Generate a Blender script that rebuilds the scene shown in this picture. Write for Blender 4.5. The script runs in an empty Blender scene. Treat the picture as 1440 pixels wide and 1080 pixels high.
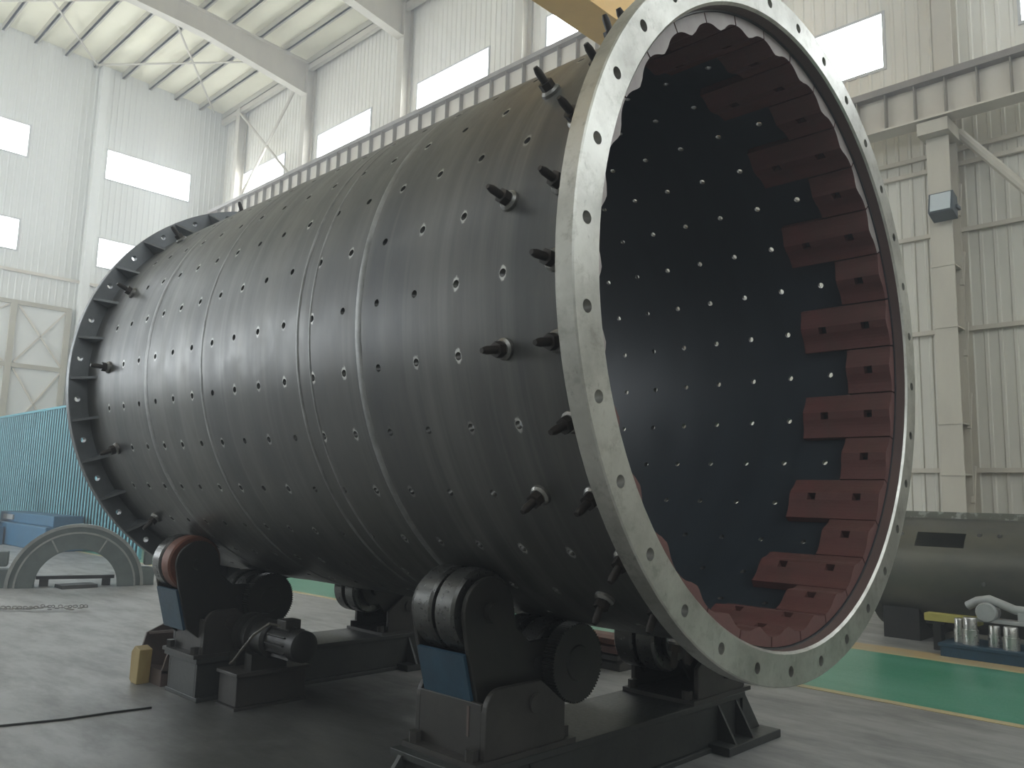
import bpy, bmesh, math, random
from mathutils import Vector, Matrix
random.seed(7)
SC = bpy.context.scene
COL = SC.collection
pi = math.pi
def rad(a): return a * pi / 180

# ------------------------------------------------------------------ camera
cam_data = bpy.data.cameras.new('camera')
cam = bpy.data.objects.new('camera', cam_data)
COL.objects.link(cam)
cam_data.sensor_width = 36.0
cam_data.lens = 36.0 * 1150.84 / 1440.0
cam_data.clip_start, cam_data.clip_end = 0.05, 300
_r = Vector((0.717251, 0.69631234, 0.02646002))
_d = Vector((-0.07675353, 0.11668932, -0.99019821))
_f = Vector((-0.69257484, 0.70818975, 0.13713997))
M = Matrix(((_r.x, -_d.x, -_f.x, 1.81234), (_r.y, -_d.y, -_f.y, -3.88344), (_r.z, -_d.z, -_f.z, 1.50521), (0, 0, 0, 1)))
cam.matrix_world = M
SC.camera = cam

# ------------------------------------------------------------------ world, exposure
W = bpy.data.worlds.new('sky')
SC.world = W
W.use_nodes = True
bg = W.node_tree.nodes['Background']
bg.inputs[0].default_value = (0.80, 0.90, 1.0, 1)
bg.inputs[1].default_value = 1.0
vs = W.node_tree.nodes.new('ShaderNodeVolumeScatter')          # dusty hall air
vs.inputs['Color'].default_value = (0.92, 0.96, 1.0, 1); vs.inputs['Density'].default_value = 0.014; vs.inputs['Anisotropy'].default_value = 0.3
W.node_tree.links.new(vs.outputs[0], W.node_tree.nodes['World Output'].inputs['Volume'])
SC.view_settings.view_transform = 'Standard'
SC.view_settings.look = 'None'
SC.view_settings.gamma = 1
SC.view_settings.use_curve_mapping = False
SC.view_settings.exposure = 0.2
WINDOW_STRENGTH = 12.0          # daylight in the frosted panes

# ------------------------------------------------------------------ materials
def newmat(name):
    m = bpy.data.materials.new(name); m.use_nodes = True
    nt = m.node_tree
    return m, nt, nt.nodes['Principled BSDF']
def N(nt, typ, **kw):
    n = nt.nodes.new(typ)
    for k, v in kw.items():
        if k.startswith('i_'):
            key = k[2:]
            key = int(key) if key.isdigit() else key
            n.inputs[key].default_value = v
        else: setattr(n, k, v)
    return n
def ramp(nt, fac, stops):
    r = nt.nodes.new('ShaderNodeValToRGB')
    e = r.color_ramp.elements
    while len(e) < len(stops): e.new(0.5)
    for i, (p, c) in enumerate(stops):
        e[i].position = p
        e[i].color = (c, c, c, 1) if isinstance(c, (int, float)) else (*c, 1)
    nt.links.new(fac, r.inputs[0])
    return r.outputs[0]
def mixc(nt, fac, a, b, blend='MIX'):
    m = nt.nodes.new('ShaderNodeMix'); m.data_type = 'RGBA'; m.blend_type = blend
    for sock, v in ((m.inputs[0], fac), (m.inputs[6], a), (m.inputs[7], b)):
        if isinstance(v, (int, float)): sock.default_value = v
        elif isinstance(v, tuple): sock.default_value = (*v, 1)
        else: nt.links.new(v, sock)
    return m.outputs[2]
def noise(nt, scale, detail=4, rough=0.6, stretch=None, coord='Object'):
    tc = nt.nodes.new('ShaderNodeTexCoord')
    out = tc.outputs[coord]
    if stretch:
        mp = N(nt, 'ShaderNodeMapping'); mp.inputs['Scale'].default_value = stretch
        nt.links.new(out, mp.inputs[0]); out = mp.outputs[0]
    n = N(nt, 'ShaderNodeTexNoise', i_Scale=scale, i_Detail=detail, i_Roughness=rough)
    nt.links.new(out, n.inputs['Vector'])
    return n.outputs['Fac']
def paint(name, col, col2=None, rough=0.5, metal=0.0, scale=3.0, stretch=None, bump=0.0, lo=0.35, hi=0.7, fine=40, spec=0.5):
    m, nt, b = newmat(name)
    f = noise(nt, scale, 6, 0.65, stretch)
    c = mixc(nt, ramp(nt, f, [(lo, 0.0), (hi, 1.0)]), col, col2 or tuple(x * 0.75 for x in col))
    nt.links.new(c, b.inputs['Base Color'])
    b.inputs['Metallic'].default_value = metal
    b.inputs['Specular IOR Level'].default_value = spec
    g = noise(nt, fine, 3)
    rr = N(nt, 'ShaderNodeMapRange', i_3=max(0.02, rough - 0.12), i_4=min(1, rough + 0.12))
    nt.links.new(g, rr.inputs[0]); nt.links.new(rr.outputs[0], b.inputs['Roughness'])
    if bump:
        bp = N(nt, 'ShaderNodeBump', i_Strength=bump, i_Distance=0.01)
        nt.links.new(g, bp.inputs['Height']); nt.links.new(bp.outputs[0], b.inputs['Normal'])
    return m

def N_div(nt, sock, d):
    n = N(nt, 'ShaderNodeMath', operation='DIVIDE', i_1=d); nt.links.new(sock, n.inputs[0]); return n.outputs[0]

MT = {}
MT['wall'] = paint('wall_sheet', (0.76, 0.765, 0.73), (0.68, 0.68, 0.645), 0.45, 0, 0.6, (1, 1, 0.15))
MT['wall_warm'] = paint('wall_sheet_warm', (0.77, 0.745, 0.66), (0.69, 0.665, 0.585), 0.45, 0, 0.6, (1, 1, 0.15))
MT['roof'] = paint('roof_liner', (0.88, 0.84, 0.66), (0.80, 0.76, 0.58), 0.7, 0, 1.1)
MT['steel_cream'] = paint('cream_steel', (0.58, 0.54, 0.45), (0.48, 0.44, 0.37), 0.5, 0, 1.2, (1, 1, 0.3))
MT['runway'] = paint('runway_steel', (0.66, 0.61, 0.52), (0.56, 0.51, 0.43), 0.5, 0, 1.0)
MT['runway_top'] = paint('runway_flange', (0.27, 0.24, 0.21), (0.2, 0.18, 0.16), 0.6, 0, 2.0)
MT['purlin'] = paint('purlin_steel', (0.48, 0.45, 0.36), (0.40, 0.37, 0.30), 0.5, 0, 1.0)
MT['stiff'] = paint('stiffener_steel', (0.27, 0.24, 0.195), (0.22, 0.2, 0.16), 0.5)
MT['crane'] = paint('crane_yellow', (0.72, 0.43, 0.09), (0.6, 0.35, 0.07), 0.45, 0, 1.0)
MT['frame'] = paint('window_frame', (0.55, 0.56, 0.54), (0.5, 0.5, 0.5), 0.4, 0)
MT['flange'] = paint('machined_steel', (0.55, 0.545, 0.505), (0.32, 0.315, 0.285), 0.38, 0.85, 2.6, None, 0.06, 0.40, 0.70, 60)
def m_flange():
    m = MT['flange']; nt = m.node_tree; b = nt.nodes['Principled BSDF']
    src = b.inputs['Base Color'].links[0].from_socket
    g1 = noise(nt, 7, 8, 0.75); g2 = noise(nt, 30, 6, 0.7, (1, 1, 0.5))
    c = mixc(nt, ramp(nt, g1, [(0.52, 0.0), (0.70, 0.6)]), src, (0.20, 0.19, 0.16))
    c = mixc(nt, ramp(nt, g2, [(0.60, 0.0), (0.74, 0.6)]), c, (0.16, 0.15, 0.13))
    nt.links.new(c, b.inputs['Base Color'])
m_flange()
MT['bore'] = paint('painted_bore', (0.13, 0.085, 0.075), (0.10, 0.075, 0.07), 0.5, 0.0, 2)
MT['liner_red'] = paint('red_liner_end', (0.135, 0.055, 0.050), (0.10, 0.052, 0.045), 0.55, 0, 3)
MT['farflange'] = paint('grey_flange', (0.17, 0.18, 0.19), (0.11, 0.115, 0.12), 0.42, 0.4, 3)
MT['weld'] = paint('weld_metal', (0.26, 0.26, 0.255), (0.11, 0.11, 0.108), 0.42, 0.45, 5)
MT['liner'] = paint('red_oxide_liner', (0.135, 0.048, 0.043), (0.10, 0.052, 0.042), 0.5, 0.0, 4, None, 0.25)
MT['liner_end'] = paint('cast_liner_end', (0.36, 0.33, 0.31), (0.24, 0.20, 0.19), 0.55, 0.1, 3)
MT['black'] = paint('black_oily_steel', (0.018, 0.018, 0.017), (0.03, 0.028, 0.024), 0.45, 0.2, 5)
MT['bolt'] = paint('bolt_black', (0.02, 0.018, 0.016), (0.04, 0.03, 0.025), 0.5, 0.4, 20)
MT['washer'] = paint('washer_steel', (0.30, 0.29, 0.27), (0.10, 0.1, 0.1), 0.35, 0.8, 14)
MT['roller'] = paint('roller_steel', (0.11, 0.11, 0.105), (0.05, 0.05, 0.048), 0.30, 0.75, 6, (0.3, 1, 1))
MT['stand'] = paint('stand_brown', (0.050, 0.046, 0.042), (0.030, 0.028, 0.026), 0.5, 0.1, 4)
MT['beam'] = paint('stand_beam', (0.042, 0.045, 0.042), (0.026, 0.028, 0.027), 0.45, 0.1, 4)
MT['bluepaint'] = paint('blue_paint', (0.022, 0.062, 0.10), (0.018, 0.045, 0.07), 0.5, 0, 7)
MT['rust'] = paint('rust_red', (0.17, 0.06, 0.035), (0.09, 0.04, 0.025), 0.55, 0.3, 9)
MT['tray'] = paint('brown_tray', (0.12, 0.085, 0.075), (0.07, 0.055, 0.05), 0.6, 0, 6)
MT['wood'] = paint('yellow_wood', (0.38, 0.29, 0.13), (0.26, 0.18, 0.07), 0.7, 0, 10, (1, 1, 0.2))
MT['cap'] = paint('grey_primer', (0.17, 0.20, 0.19), (0.11, 0.13, 0.125), 0.5, 0.1, 3)
MT['cap_bright'] = paint('machined_edge', (0.45, 0.46, 0.44), (0.3, 0.31, 0.3), 0.35, 0.5, 5)
MT['teal'] = paint('teal_sheet', (0.15, 0.40, 0.46), (0.13, 0.35, 0.41), 0.5, 0, 0.7, (1, 1, 0.2))
MT['blue'] = paint('machine_blue', (0.035, 0.125, 0.22), (0.03, 0.095, 0.16), 0.5, 0, 2)
MT['lightgrey'] = paint('light_machine', (0.42, 0.43, 0.42), (0.3, 0.3, 0.3), 0.45, 0.1, 4)
MT['drum2'] = paint('old_shell', (0.13, 0.125, 0.10), (0.075, 0.075, 0.07), 0.38, 0.4, 2.2, (0.5, 1, 1))
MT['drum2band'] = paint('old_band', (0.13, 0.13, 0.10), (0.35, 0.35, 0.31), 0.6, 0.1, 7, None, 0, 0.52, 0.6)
MT['dark'] = paint('dark_void', (0.012, 0.012, 0.013), (0.02, 0.02, 0.02), 0.7)
MT['polish'] = paint('turned_steel', (0.55, 0.54, 0.51), (0.4, 0.39, 0.37), 0.3, 0.8, 5)
MT['boardyellow'] = paint('yellow_board', (0.42, 0.38, 0.10), (0.33, 0.28, 0.08), 0.6, 0, 5)
MT['cable'] = paint('cable_black', (0.012, 0.012, 0.012), None, 0.5)
MT['cablegrey'] = paint('cable_grey', (0.13, 0.12, 0.10), None, 0.5)
MT['lampbody'] = paint('lamp_housing', (0.07, 0.09, 0.10), (0.05, 0.06, 0.07), 0.4)
MT['lampglass'] = paint('lamp_glass', (0.55, 0.60, 0.62), (0.5, 0.55, 0.57), 0.15)

def m_window():
    m, nt, b = newmat('daylight_pane')
    nt.nodes.remove(b)
    e = N(nt, 'ShaderNodeEmission'); e.inputs[0].default_value = (0.88, 0.95, 1.0, 1); e.inputs[1].default_value = WINDOW_STRENGTH
    nt.links.new(e.outputs[0], nt.nodes['Material Output'].inputs[0])
    return m
MT['pane'] = m_window()

def m_floor():
    m, nt, b = newmat('concrete')
    big = noise(nt, 0.35, 6, 0.6)
    big2 = noise(nt, 1.1, 6, 0.65)
    mid = noise(nt, 2.2, 8, 0.7, (0.5, 1.4, 1))
    c = mixc(nt, ramp(nt, big, [(0.3, 0.0), (0.7, 1.0)]), (0.255, 0.255, 0.25), (0.345, 0.345, 0.335))
    c = mixc(nt, ramp(nt, mid, [(0.38, 0.7), (0.58, 0.0)]), c, (0.14, 0.14, 0.135))
    fine = noise(nt, 26, 5, 0.7)
    c = mixc(nt, ramp(nt, fine, [(0.62, 0.0), (0.75, 0.5)]), c, (0.5, 0.49, 0.46))
    # oily stains with shade under the barrel painted in, round the two roller stands
    tc = N(nt, 'ShaderNodeTexCoord'); oil_shade = None
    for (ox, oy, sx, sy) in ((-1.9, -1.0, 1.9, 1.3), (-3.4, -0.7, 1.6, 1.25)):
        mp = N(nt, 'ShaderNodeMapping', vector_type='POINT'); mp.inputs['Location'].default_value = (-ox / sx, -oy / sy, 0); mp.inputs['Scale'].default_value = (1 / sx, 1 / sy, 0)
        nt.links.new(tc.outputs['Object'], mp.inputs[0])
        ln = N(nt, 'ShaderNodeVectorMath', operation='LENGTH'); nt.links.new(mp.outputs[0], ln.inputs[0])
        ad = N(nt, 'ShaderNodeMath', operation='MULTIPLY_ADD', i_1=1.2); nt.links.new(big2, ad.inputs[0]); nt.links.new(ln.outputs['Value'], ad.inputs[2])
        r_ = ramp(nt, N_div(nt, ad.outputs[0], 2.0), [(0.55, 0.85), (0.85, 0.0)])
        if oil_shade is None: oil_shade = r_
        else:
            mx = N(nt, 'ShaderNodeMath', operation='MAXIMUM'); nt.links.new(oil_shade, mx.inputs[0]); nt.links.new(r_, mx.inputs[1]); oil_shade = mx.outputs[0]
    c = mixc(nt, oil_shade, c, (0.055, 0.055, 0.052))
    nt.links.new(c, b.inputs['Base Color'])
    nt.links.new(ramp(nt, mid, [(0.3, 0.55), (0.7, 0.35)]), b.inputs['Roughness'])
    bp = N(nt, 'ShaderNodeBump', i_Strength=0.12, i_Distance=0.01)
    nt.links.new(fine, bp.inputs['Height']); nt.links.new(bp.outputs[0], b.inputs['Normal'])
    return m
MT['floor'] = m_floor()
MT['green'] = paint('green_floor_paint', (0.045, 0.26, 0.16), (0.10, 0.33, 0.23), 0.33, 0, 1.2, (0.4, 1.6, 1))
MT['tan'] = paint('tan_line_paint', (0.44, 0.31, 0.15), (0.40, 0.36, 0.24), 0.5, 0, 3)
MT['yellowline'] = paint('yellow_line_paint', (0.52, 0.42, 0.20), (0.42, 0.36, 0.24), 0.5, 0, 3)

def m_shell(inside=False):
    m, nt, b = newmat('shell_inside' if inside else 'shell_outside')
    f1 = noise(nt, 1.0, 5, 0.6, (3.0, 0.5, 0.5))          # rolled bands round the barrel
    f2 = noise(nt, 6.0, 8, 0.75, (1.6, 0.7, 0.7))
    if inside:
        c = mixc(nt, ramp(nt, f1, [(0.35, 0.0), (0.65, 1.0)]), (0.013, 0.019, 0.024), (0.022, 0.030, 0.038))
    else:
        c = mixc(nt, ramp(nt, f1, [(0.32, 0.0), (0.68, 1.0)]), (0.050, 0.052, 0.054), (0.115, 0.112, 0.104))
        c = mixc(nt, ramp(nt, f2, [(0.55, 0.0), (0.78, 0.55)]), c, (0.095, 0.086, 0.074))
        f4 = noise(nt, 1.3, 4, 0.55, (9.0, 0.25, 0.25))
        c = mixc(nt, ramp(nt, f4, [(0.5, 0.0), (0.68, 0.65)]), c, (0.15, 0.148, 0.138))
    uv = N(nt, 'ShaderNodeUVMap', uv_map='hole')
    ce = N(nt, 'ShaderNodeUVMap', uv_map='cell')
    # distance from the hole centre in centimetres, stretched round the barrel, broken up by noise
    mp = N(nt, 'ShaderNodeMapping'); mp.inputs['Scale'].default_value = (1.0, 0.62, 1)
    nt.links.new(uv.outputs[0], mp.inputs[0])
    ln = N(nt, 'ShaderNodeVectorMath', operation='LENGTH'); nt.links.new(mp.outputs[0], ln.inputs[0])
    f3 = noise(nt, 70, 3, 0.6)
    ad = N(nt, 'ShaderNodeMath', operation='MULTIPLY_ADD', i_1=1.9); nt.links.new(f3, ad.inputs[0]); nt.links.new(ln.outputs['Value'], ad.inputs[2])
    ring = ramp(nt, N_div(nt, ad.outputs[0], 6.0), [(0.44, 1.0), (0.53, 0.0)])
    sx = N(nt, 'ShaderNodeSeparateXYZ'); nt.links.new(ce.outputs[0], sx.inputs[0])
    amt = ramp(nt, sx.outputs[0], [(0.25, 0.0), (0.85, 0.9)])
    mu = N(nt, 'ShaderNodeMath', operation='MULTIPLY'); nt.links.new(ring, mu.inputs[0]); nt.links.new(amt, mu.inputs[1])
    if not inside:
        c = mixc(nt, mu.outputs[0], c, (0.52, 0.52, 0.49))
    nt.links.new(c, b.inputs['Base Color'])
    b.inputs['Specular IOR Level'].default_value = 0.8
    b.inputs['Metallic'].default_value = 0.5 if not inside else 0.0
    nt.links.new(ramp(nt, f2, [(0.3, 0.33), (0.7, 0.48)]), b.inputs['Roughness'])
    bp = N(nt, 'ShaderNodeBump', i_Strength=0.10, i_Distance=0.02)
    nt.links.new(f1, bp.inputs['Height']); nt.links.new(bp.outputs[0], b.inputs['Normal'])
    return m
MT['shell_out'] = m_shell(False)
MT['shell_in'] = m_shell(True)

# ------------------------------------------------------------------ mesh helpers
class MB:
    def __init__(s): s.v = []; s.f = []; s.m = []; s.mi = 0
    def vert(s, p): s.v.append(tuple(p)); return len(s.v) - 1
    def face(s, idx): s.f.append(tuple(idx)); s.m.append(s.mi)
    def box(s, a, b, rot=None, piv=None):
        x0, y0, z0 = a; x1, y1, z1 = b
        pts = [(x0, y0, z0), (x1, y0, z0), (x1, y1, z0), (x0, y1, z0), (x0, y0, z1), (x1, y0, z1), (x1, y1, z1), (x0, y1, z1)]
        if rot is not None:
            pv = Vector(piv); pts = [tuple(rot @ (Vector(p) - pv) + pv) for p in pts]
        o = len(s.v); s.v += pts
        for q in ((0, 3, 2, 1), (4, 5, 6, 7), (0, 1, 5, 4), (1, 2, 6, 5), (2, 3, 7, 6), (3, 0, 4, 7)): s.face([o + i for i in q])
        return s
    def bar(s, p, q, w, h=None, up=(0, 0, 1)):
        p = Vector(p); q = Vector(q); h = h or w
        d = (q - p).normalized(); u = Vector(up)
        if abs(d.dot(u)) > 0.98: u = Vector((0, 1, 0))
        a = d.cross(u).normalized(); u = a.cross(d).normalized()
        o = len(s.v)
        for c in (p, q):
            for sa, su in ((-1, -1), (1, -1), (1, 1), (-1, 1)): s.v.append(tuple(c + a * sa * w / 2 + u * su * h / 2))
        for k in ((3, 2, 1, 0), (4, 5, 6, 7), (0, 1, 5, 4), (1, 2, 6, 5), (2, 3, 7, 6), (3, 0, 4, 7)): s.face([o + i for i in k])
        return s
    def cyl(s, p, q, r, n=24, r2=None, cap=True):
        return s.lathe(p, q, [(0, r), (1, r if r2 is None else r2)], n, cap)
    def lathe(s, p, q, prof, n=32, cap=True):
        # profile of (t along p->q, radius); r=0 allowed only through caps
        p = Vector(p); q = Vector(q); d = q - p; L = d.length; d = d / L
        u = Vector((0, 0, 1)) if abs(d.z) < 0.9 else Vector((1, 0, 0))
        a = d.cross(u).normalized(); b = a.cross(d).normalized()
        rings = []
        for t, r in prof:
            c = p + d * t * L
            rings.append([s.vert(c + (a * math.cos(2 * pi * k / n) + b * math.sin(2 * pi * k / n)) * r) for k in range(n)])
        for i in range(len(rings) - 1):
            for k in range(n):
                k2 = (k + 1) % n
                s.face((rings[i][k], rings[i + 1][k], rings[i + 1][k2], rings[i][k2]))
        if cap:
            s.face(rings[0]); s.face(rings[-1][::-1])
        return s
    def tubering(s, p, q, prof, n=48):
        # closed profile loop revolved: (t, r) loop
        p = Vector(p); q = Vector(q); d = q - p; L = d.length; d = d / L
        u = Vector((0, 0, 1)) if abs(d.z) < 0.9 else Vector((1, 0, 0))
        a = d.cross(u).normalized(); b = a.cross(d).normalized()
        rings = [[s.vert(p + d * t * L + (a * math.cos(2 * pi * k / n) + b * math.sin(2 * pi * k / n)) * r) for k in range(n)] for t, r in prof]
        for i in range(len(rings)):
            A, B = rings[i], rings[(i + 1) % len(rings)]
            for k in range(n):
                k2 = (k + 1) % n; s.face((A[k], B[k], B[k2], A[k2]))
        return s
    def prism(s, poly, axis, a, b):
        # poly of 2D points, extruded along axis from a to b. axis 'x': (y,z); 'y': (x,z); 'z': (x,y)
        def P(c, t):
            return {'x': (t, c[0], c[1]), 'y': (c[0], t, c[1]), 'z': (c[0], c[1], t)}[axis]
        n = len(poly); o = len(s.v)
        s.v += [P(c, a) for c in poly] + [P(c, b) for c in poly]
        s.face([o + i for i in range(n)][::-1]); s.face([o + n + i for i in range(n)])
        for i in range(n):
            j = (i + 1) % n; s.face((o + i, o + j, o + n + j, o + n + i))
        return s
    def tube(s, path, r, n=8):
        pts = [Vector(p) for p in path]; rings = []
        for i, p in enumerate(pts):
            d = (pts[min(i + 1, len(pts) - 1)] - pts[max(i - 1, 0)]).normalized()
            u = Vector((0, 0, 1)) if abs(d.z) < 0.9 else Vector((1, 0, 0))
            a = d.cross(u).normalized(); b = a.cross(d)
            rings.append([s.vert(p + (a * math.cos(2 * pi * k / n) + b * math.sin(2 * pi * k / n)) * r) for k in range(n)])
        for i in range(len(rings) - 1):
            for k in range(n):
                k2 = (k + 1) % n; s.face((rings[i][k], rings[i + 1][k], rings[i + 1][k2], rings[i][k2]))
        s.face(rings[0]); s.face(rings[-1][::-1])
        return s
    def mesh(s, name, mats, smooth=False, bevel_fix=True):
        me = bpy.data.meshes.new(name)
        me.from_pydata(s.v, [], s.f)
        for m in (mats if isinstance(mats, (list, tuple)) else [mats]): me.materials.append(MT[m])
        me.polygons.foreach_set('material_index', s.m)
        if bevel_fix:
            bm = bmesh.new(); bm.from_mesh(me); bmesh.ops.recalc_face_normals(bm, faces=bm.faces); bm.to_mesh(me); bm.free()
        if smooth:
            me.polygons.foreach_set('use_smooth', [True] * len(me.polygons))
            me.set_sharp_from_angle(angle=rad(35))
        me.update()
        return me
    def build(s, name, mats, parent=None, smooth=False, bevel=0.0, **kw):
        return link(name, s.mesh(name, mats, smooth, **kw), parent, bevel=bevel)
def link(name, me, parent=None, mat=None, bevel=0.0):
    o = bpy.data.objects.new(name, me); COL.objects.link(o)
    if mat is not None: o.matrix_world = mat
    if parent is not None:
        o.parent = parent
        o.matrix_parent_inverse = Matrix.Translation(-PW[parent.name])
        PW[o.name] = PW[parent.name]
        if parent.parent is not None or parent.type == 'MESH':
            o.matrix_parent_inverse = Matrix.Identity(4) if parent.type == 'MESH' and PW.get(parent.name + '#m') else o.matrix_parent_inverse
    else:
        PW[o.name] = Vector((0, 0, 0))
    if parent is not None and parent.type == 'MESH':
        # parts and sub-parts are modelled in world space: undo the parent's full transform
        o.matrix_parent_inverse = WM(parent).inverted()
    if bevel:
        b = o.modifiers.new('bevel', 'BEVEL'); b.width = bevel; b.segments = 2; b.limit_method = 'ANGLE'; b.angle_limit = rad(40)
    return o
PW = {}
def WM(o):
    m = o.matrix_basis.copy()
    if o.parent is not None: m = WM(o.parent) @ o.matrix_parent_inverse @ m
    return m
def thing(name, loc, label, cat, group=None):
    o = bpy.data.objects.new(name, None); COL.objects.link(o)
    o.location = loc; PW[o.name] = Vector(loc); o.empty_display_size = 0.2
    tag(o, label, cat, group); return o
def tag(o, label, cat, group=None):
    o['label'] = label; o['category'] = cat
    if group: o['group'] = group
    return o
def struct(o, label=None, cat=None):
    o['kind'] = 'structure'
    if label: o['label'] = label
    if cat: o['category'] = cat
    return o
def arc(cx, cy, r, a0, a1, n):
    return [(cx + r * math.cos(rad(a0 + (a1 - a0) * i / n)), cy + r * math.sin(rad(a0 + (a1 - a0) * i / n))) for i in range(n + 1)]

# ------------------------------------------------------------------ the hall
XE, XR, YB, YF = -28.0, 13.0, 10.1, -10.0
EAVE, RISE = 16.2, 0.04
def roofz(y): return EAVE + RISE * (YB - y if y > 0 else YB + y + 0.0)
TIER = ((9.05, 10.15), (12.25, 13.4))
BAYS = [-26.4, -21.3, -16.05, -11.0, -6.0, -0.95, 4.1, 9.2]
def ribbed(mb, axis, c0, c1, z0, z1, pos, sgn):
    # corrugated sheet strip along axis ('x' or 'y') at plane pos, ribs standing proud towards sgn
    pitch = 0.2; n0 = math.floor(c0 / pitch); t = n0 * pitch; pts = []
    prof = [(0.0, 0.0), (0.13, 0.0), (0.145, 0.018), (0.185, 0.018)]
    xs = [(c0, None)]
    while t < c1:
        for a, d in prof:
            u = t + a
            if c0 < u < c1: xs.append((u, d))
        t += pitch
    xs.append((c1, None))
    prev = 0.0; out = []
    for u, d in xs:
        if d is None: d = prev if out else 0.0
        out.append((u, d)); prev = d
    o = len(mb.v)
    for u, d in out:
        for z in (z0, z1):
            q = pos + sgn * d
            mb.v.append((u, q, z) if axis == 'x' else (q, u, z))
    for i in range(len(out) - 1):
        k = o + 2 * i; mb.face((k, k + 2, k + 3, k + 1))
def wall_with_windows(name, axis, pos, sgn, c0, c1, wins, top, tiers=TIER):
    mb = MB()
    z = 0.0
    for lo, hi in tiers:
        ribbed(mb, axis, c0, c1, z, lo, pos, sgn)
        row = sorted(w for w in wins if w[2] == lo)
        t = c0
        for a, b_, _, _ in row:
            if a > t: ribbed(mb, axis, t, a, lo, hi, pos, sgn)
            t = b_
        if t < c1: ribbed(mb, axis, t, c1, lo, hi, pos, sgn)
        z = hi
    ribbed(mb, axis, c0, c1, z, top, pos, sgn)
    o = mb.build(name, 'wall_warm' if name == 'wall_back' else 'wall', bevel_fix=False)
    return struct(o)
WN = [0]
def window(axis, pos, sgn, a, b, z0, z1):
    WN[0] += 1
    fr = MB(); w = 0.05; d0, d1 = pos - sgn * 0.10, pos + sgn * 0.03
    lo, hi = min(d0, d1), max(d0, d1)
    def bx(u0, u1, za, zb):
        if axis == 'x': fr.box((u0, lo, za), (u1, hi, zb))
        else: fr.box((lo, u0, za), (hi, u1, zb))
    bx(a, a + w, z0, z1); bx(b - w, b, z0, z1); bx(a + w, b - w, z0, z0 + w); bx(a + w, b - w, z1 - w, z1)
    f = struct(fr.build('window_%d' % WN[0], 'frame'))
    pb = MB(); p0, p1 = pos - sgn * 0.06, pos - sgn * 0.05; lo2, hi2 = min(p0, p1), max(p0, p1)
    if axis == 'x': pb.box((a + w, lo2, z0 + w), (b - w, hi2, z1 - w))
    else: pb.box((lo2, a + w, z0 + w), (hi2, b - w, z1 - w))
    pb.build('pane', 'pane', f)

# floor with the painted aisle behind the barrel
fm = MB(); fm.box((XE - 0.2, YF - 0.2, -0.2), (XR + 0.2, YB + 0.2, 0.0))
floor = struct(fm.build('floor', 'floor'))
g = MB().box((XE + 0.6, 3.03, 0.0), (XR - 0.5, 5.16, 0.003)).build('painted_lane', 'green', floor)
MB().box((XE + 0.6, 2.93, 0.0), (XR - 0.5, 3.03, 0.004)).build('lane_border', 'yellowline', floor)
MB().box((XE + 0.6, 5.16, 0.0), (XR - 0.5, 5.24, 0.004)).build('lane_border', 'yellowline', floor)
MB().box((XE + 0.6, 5.24, 0.0), (XR - 0.5, 5.62, 0.003)).build('lane_border', 'tan', floor)

longwins = [(x, x + 3.05, z0, z1) for x in BAYS for z0, z1 in TIER]
wall_back = wall_with_windows('wall_back', 'x', YB, -1, XE, XR, longwins, EAVE + 0.1)
for w in longwins: window('x', YB, -1, w[0], w[1], w[2], w[3])
frontwins = [w for w in longwins if w[2] > 11] + [w for w in longwins if w[2] < 11 and w[0] > 0] + [(x, x + 3.6, 2.6, 7.0) for x in (-27.0, -22.4, -17.8)]  # unseen low and right-hand windows added for barrel sheen and a brighter back wall
wall_front = wall_with_windows('wall_front', 'x', YF, 1, XE, XR, frontwins, EAVE + 0.1, ((2.6, 7.0), TIER[0], TIER[1]))
for w in frontwins: window('x', YF, 1, w[0], w[1], w[2], w[3])
endw = [(a, b, z0, z1) for a, b in ((-8.8, -5.7), (-4.0, -0.9), (0.2, 3.3), (5.7, 8.8)) for z0, z1 in TIER]
wall_left = wall_with_windows('wall_left', 'y', XE, 1, YF, YB, endw, EAVE + 0.55)
for w in endw: window('y', XE, 1, w[0], w[1], w[2], w[3])
wall_right = wall_with_windows('wall_right', 'y', XR, -1, YF, YB, endw, EAVE + 0.55)
for w in endw: window('y', XR, -1, w[0], w[1], w[2], w[3])

# roof deck, purlins, rafters, bracing rods
rm = MB()
for y0, y1 in ((YF, 0.0), (0.0, YB)):
    o = len(rm.v)
    rm.v += [(XE, y0, roofz(y0)), (XR, y0, roofz(y0)), (XR, y1, roofz(y1)), (XE, y1, roofz(y1)),
             (XE, y0, roofz(y0) + .1), (XR, y0, roofz(y0) + .1), (XR, y1, roofz(y1) + .1), (XE, y1, roofz(y1) + .1)]
    for q in ((0, 3, 2, 1), (4, 5, 6, 7), (0, 1, 5, 4), (1, 2, 6, 5), (2, 3, 7, 6), (3, 0, 4, 7)): rm.face([o + i for i in q])
ceiling = struct(rm.build('ceiling', 'roof'))
ys = [9.85 - 0.96 * i for i in range(20)]
for y in ys:
    z = roofz(y)
    p = MB(); p.box((XE, y - 0.035, z - 0.22), (XR, y + 0.035, z)); p.box((XE, y - 0.035, z - 0.22), (XR, y + 0.09, z - 0.20))
    p.build('purlin', 'purlin', ceiling)
COLX = [-26.45, -21.7, -16.45, -11.6, -6.8, -1.95, 3.0]
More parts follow.
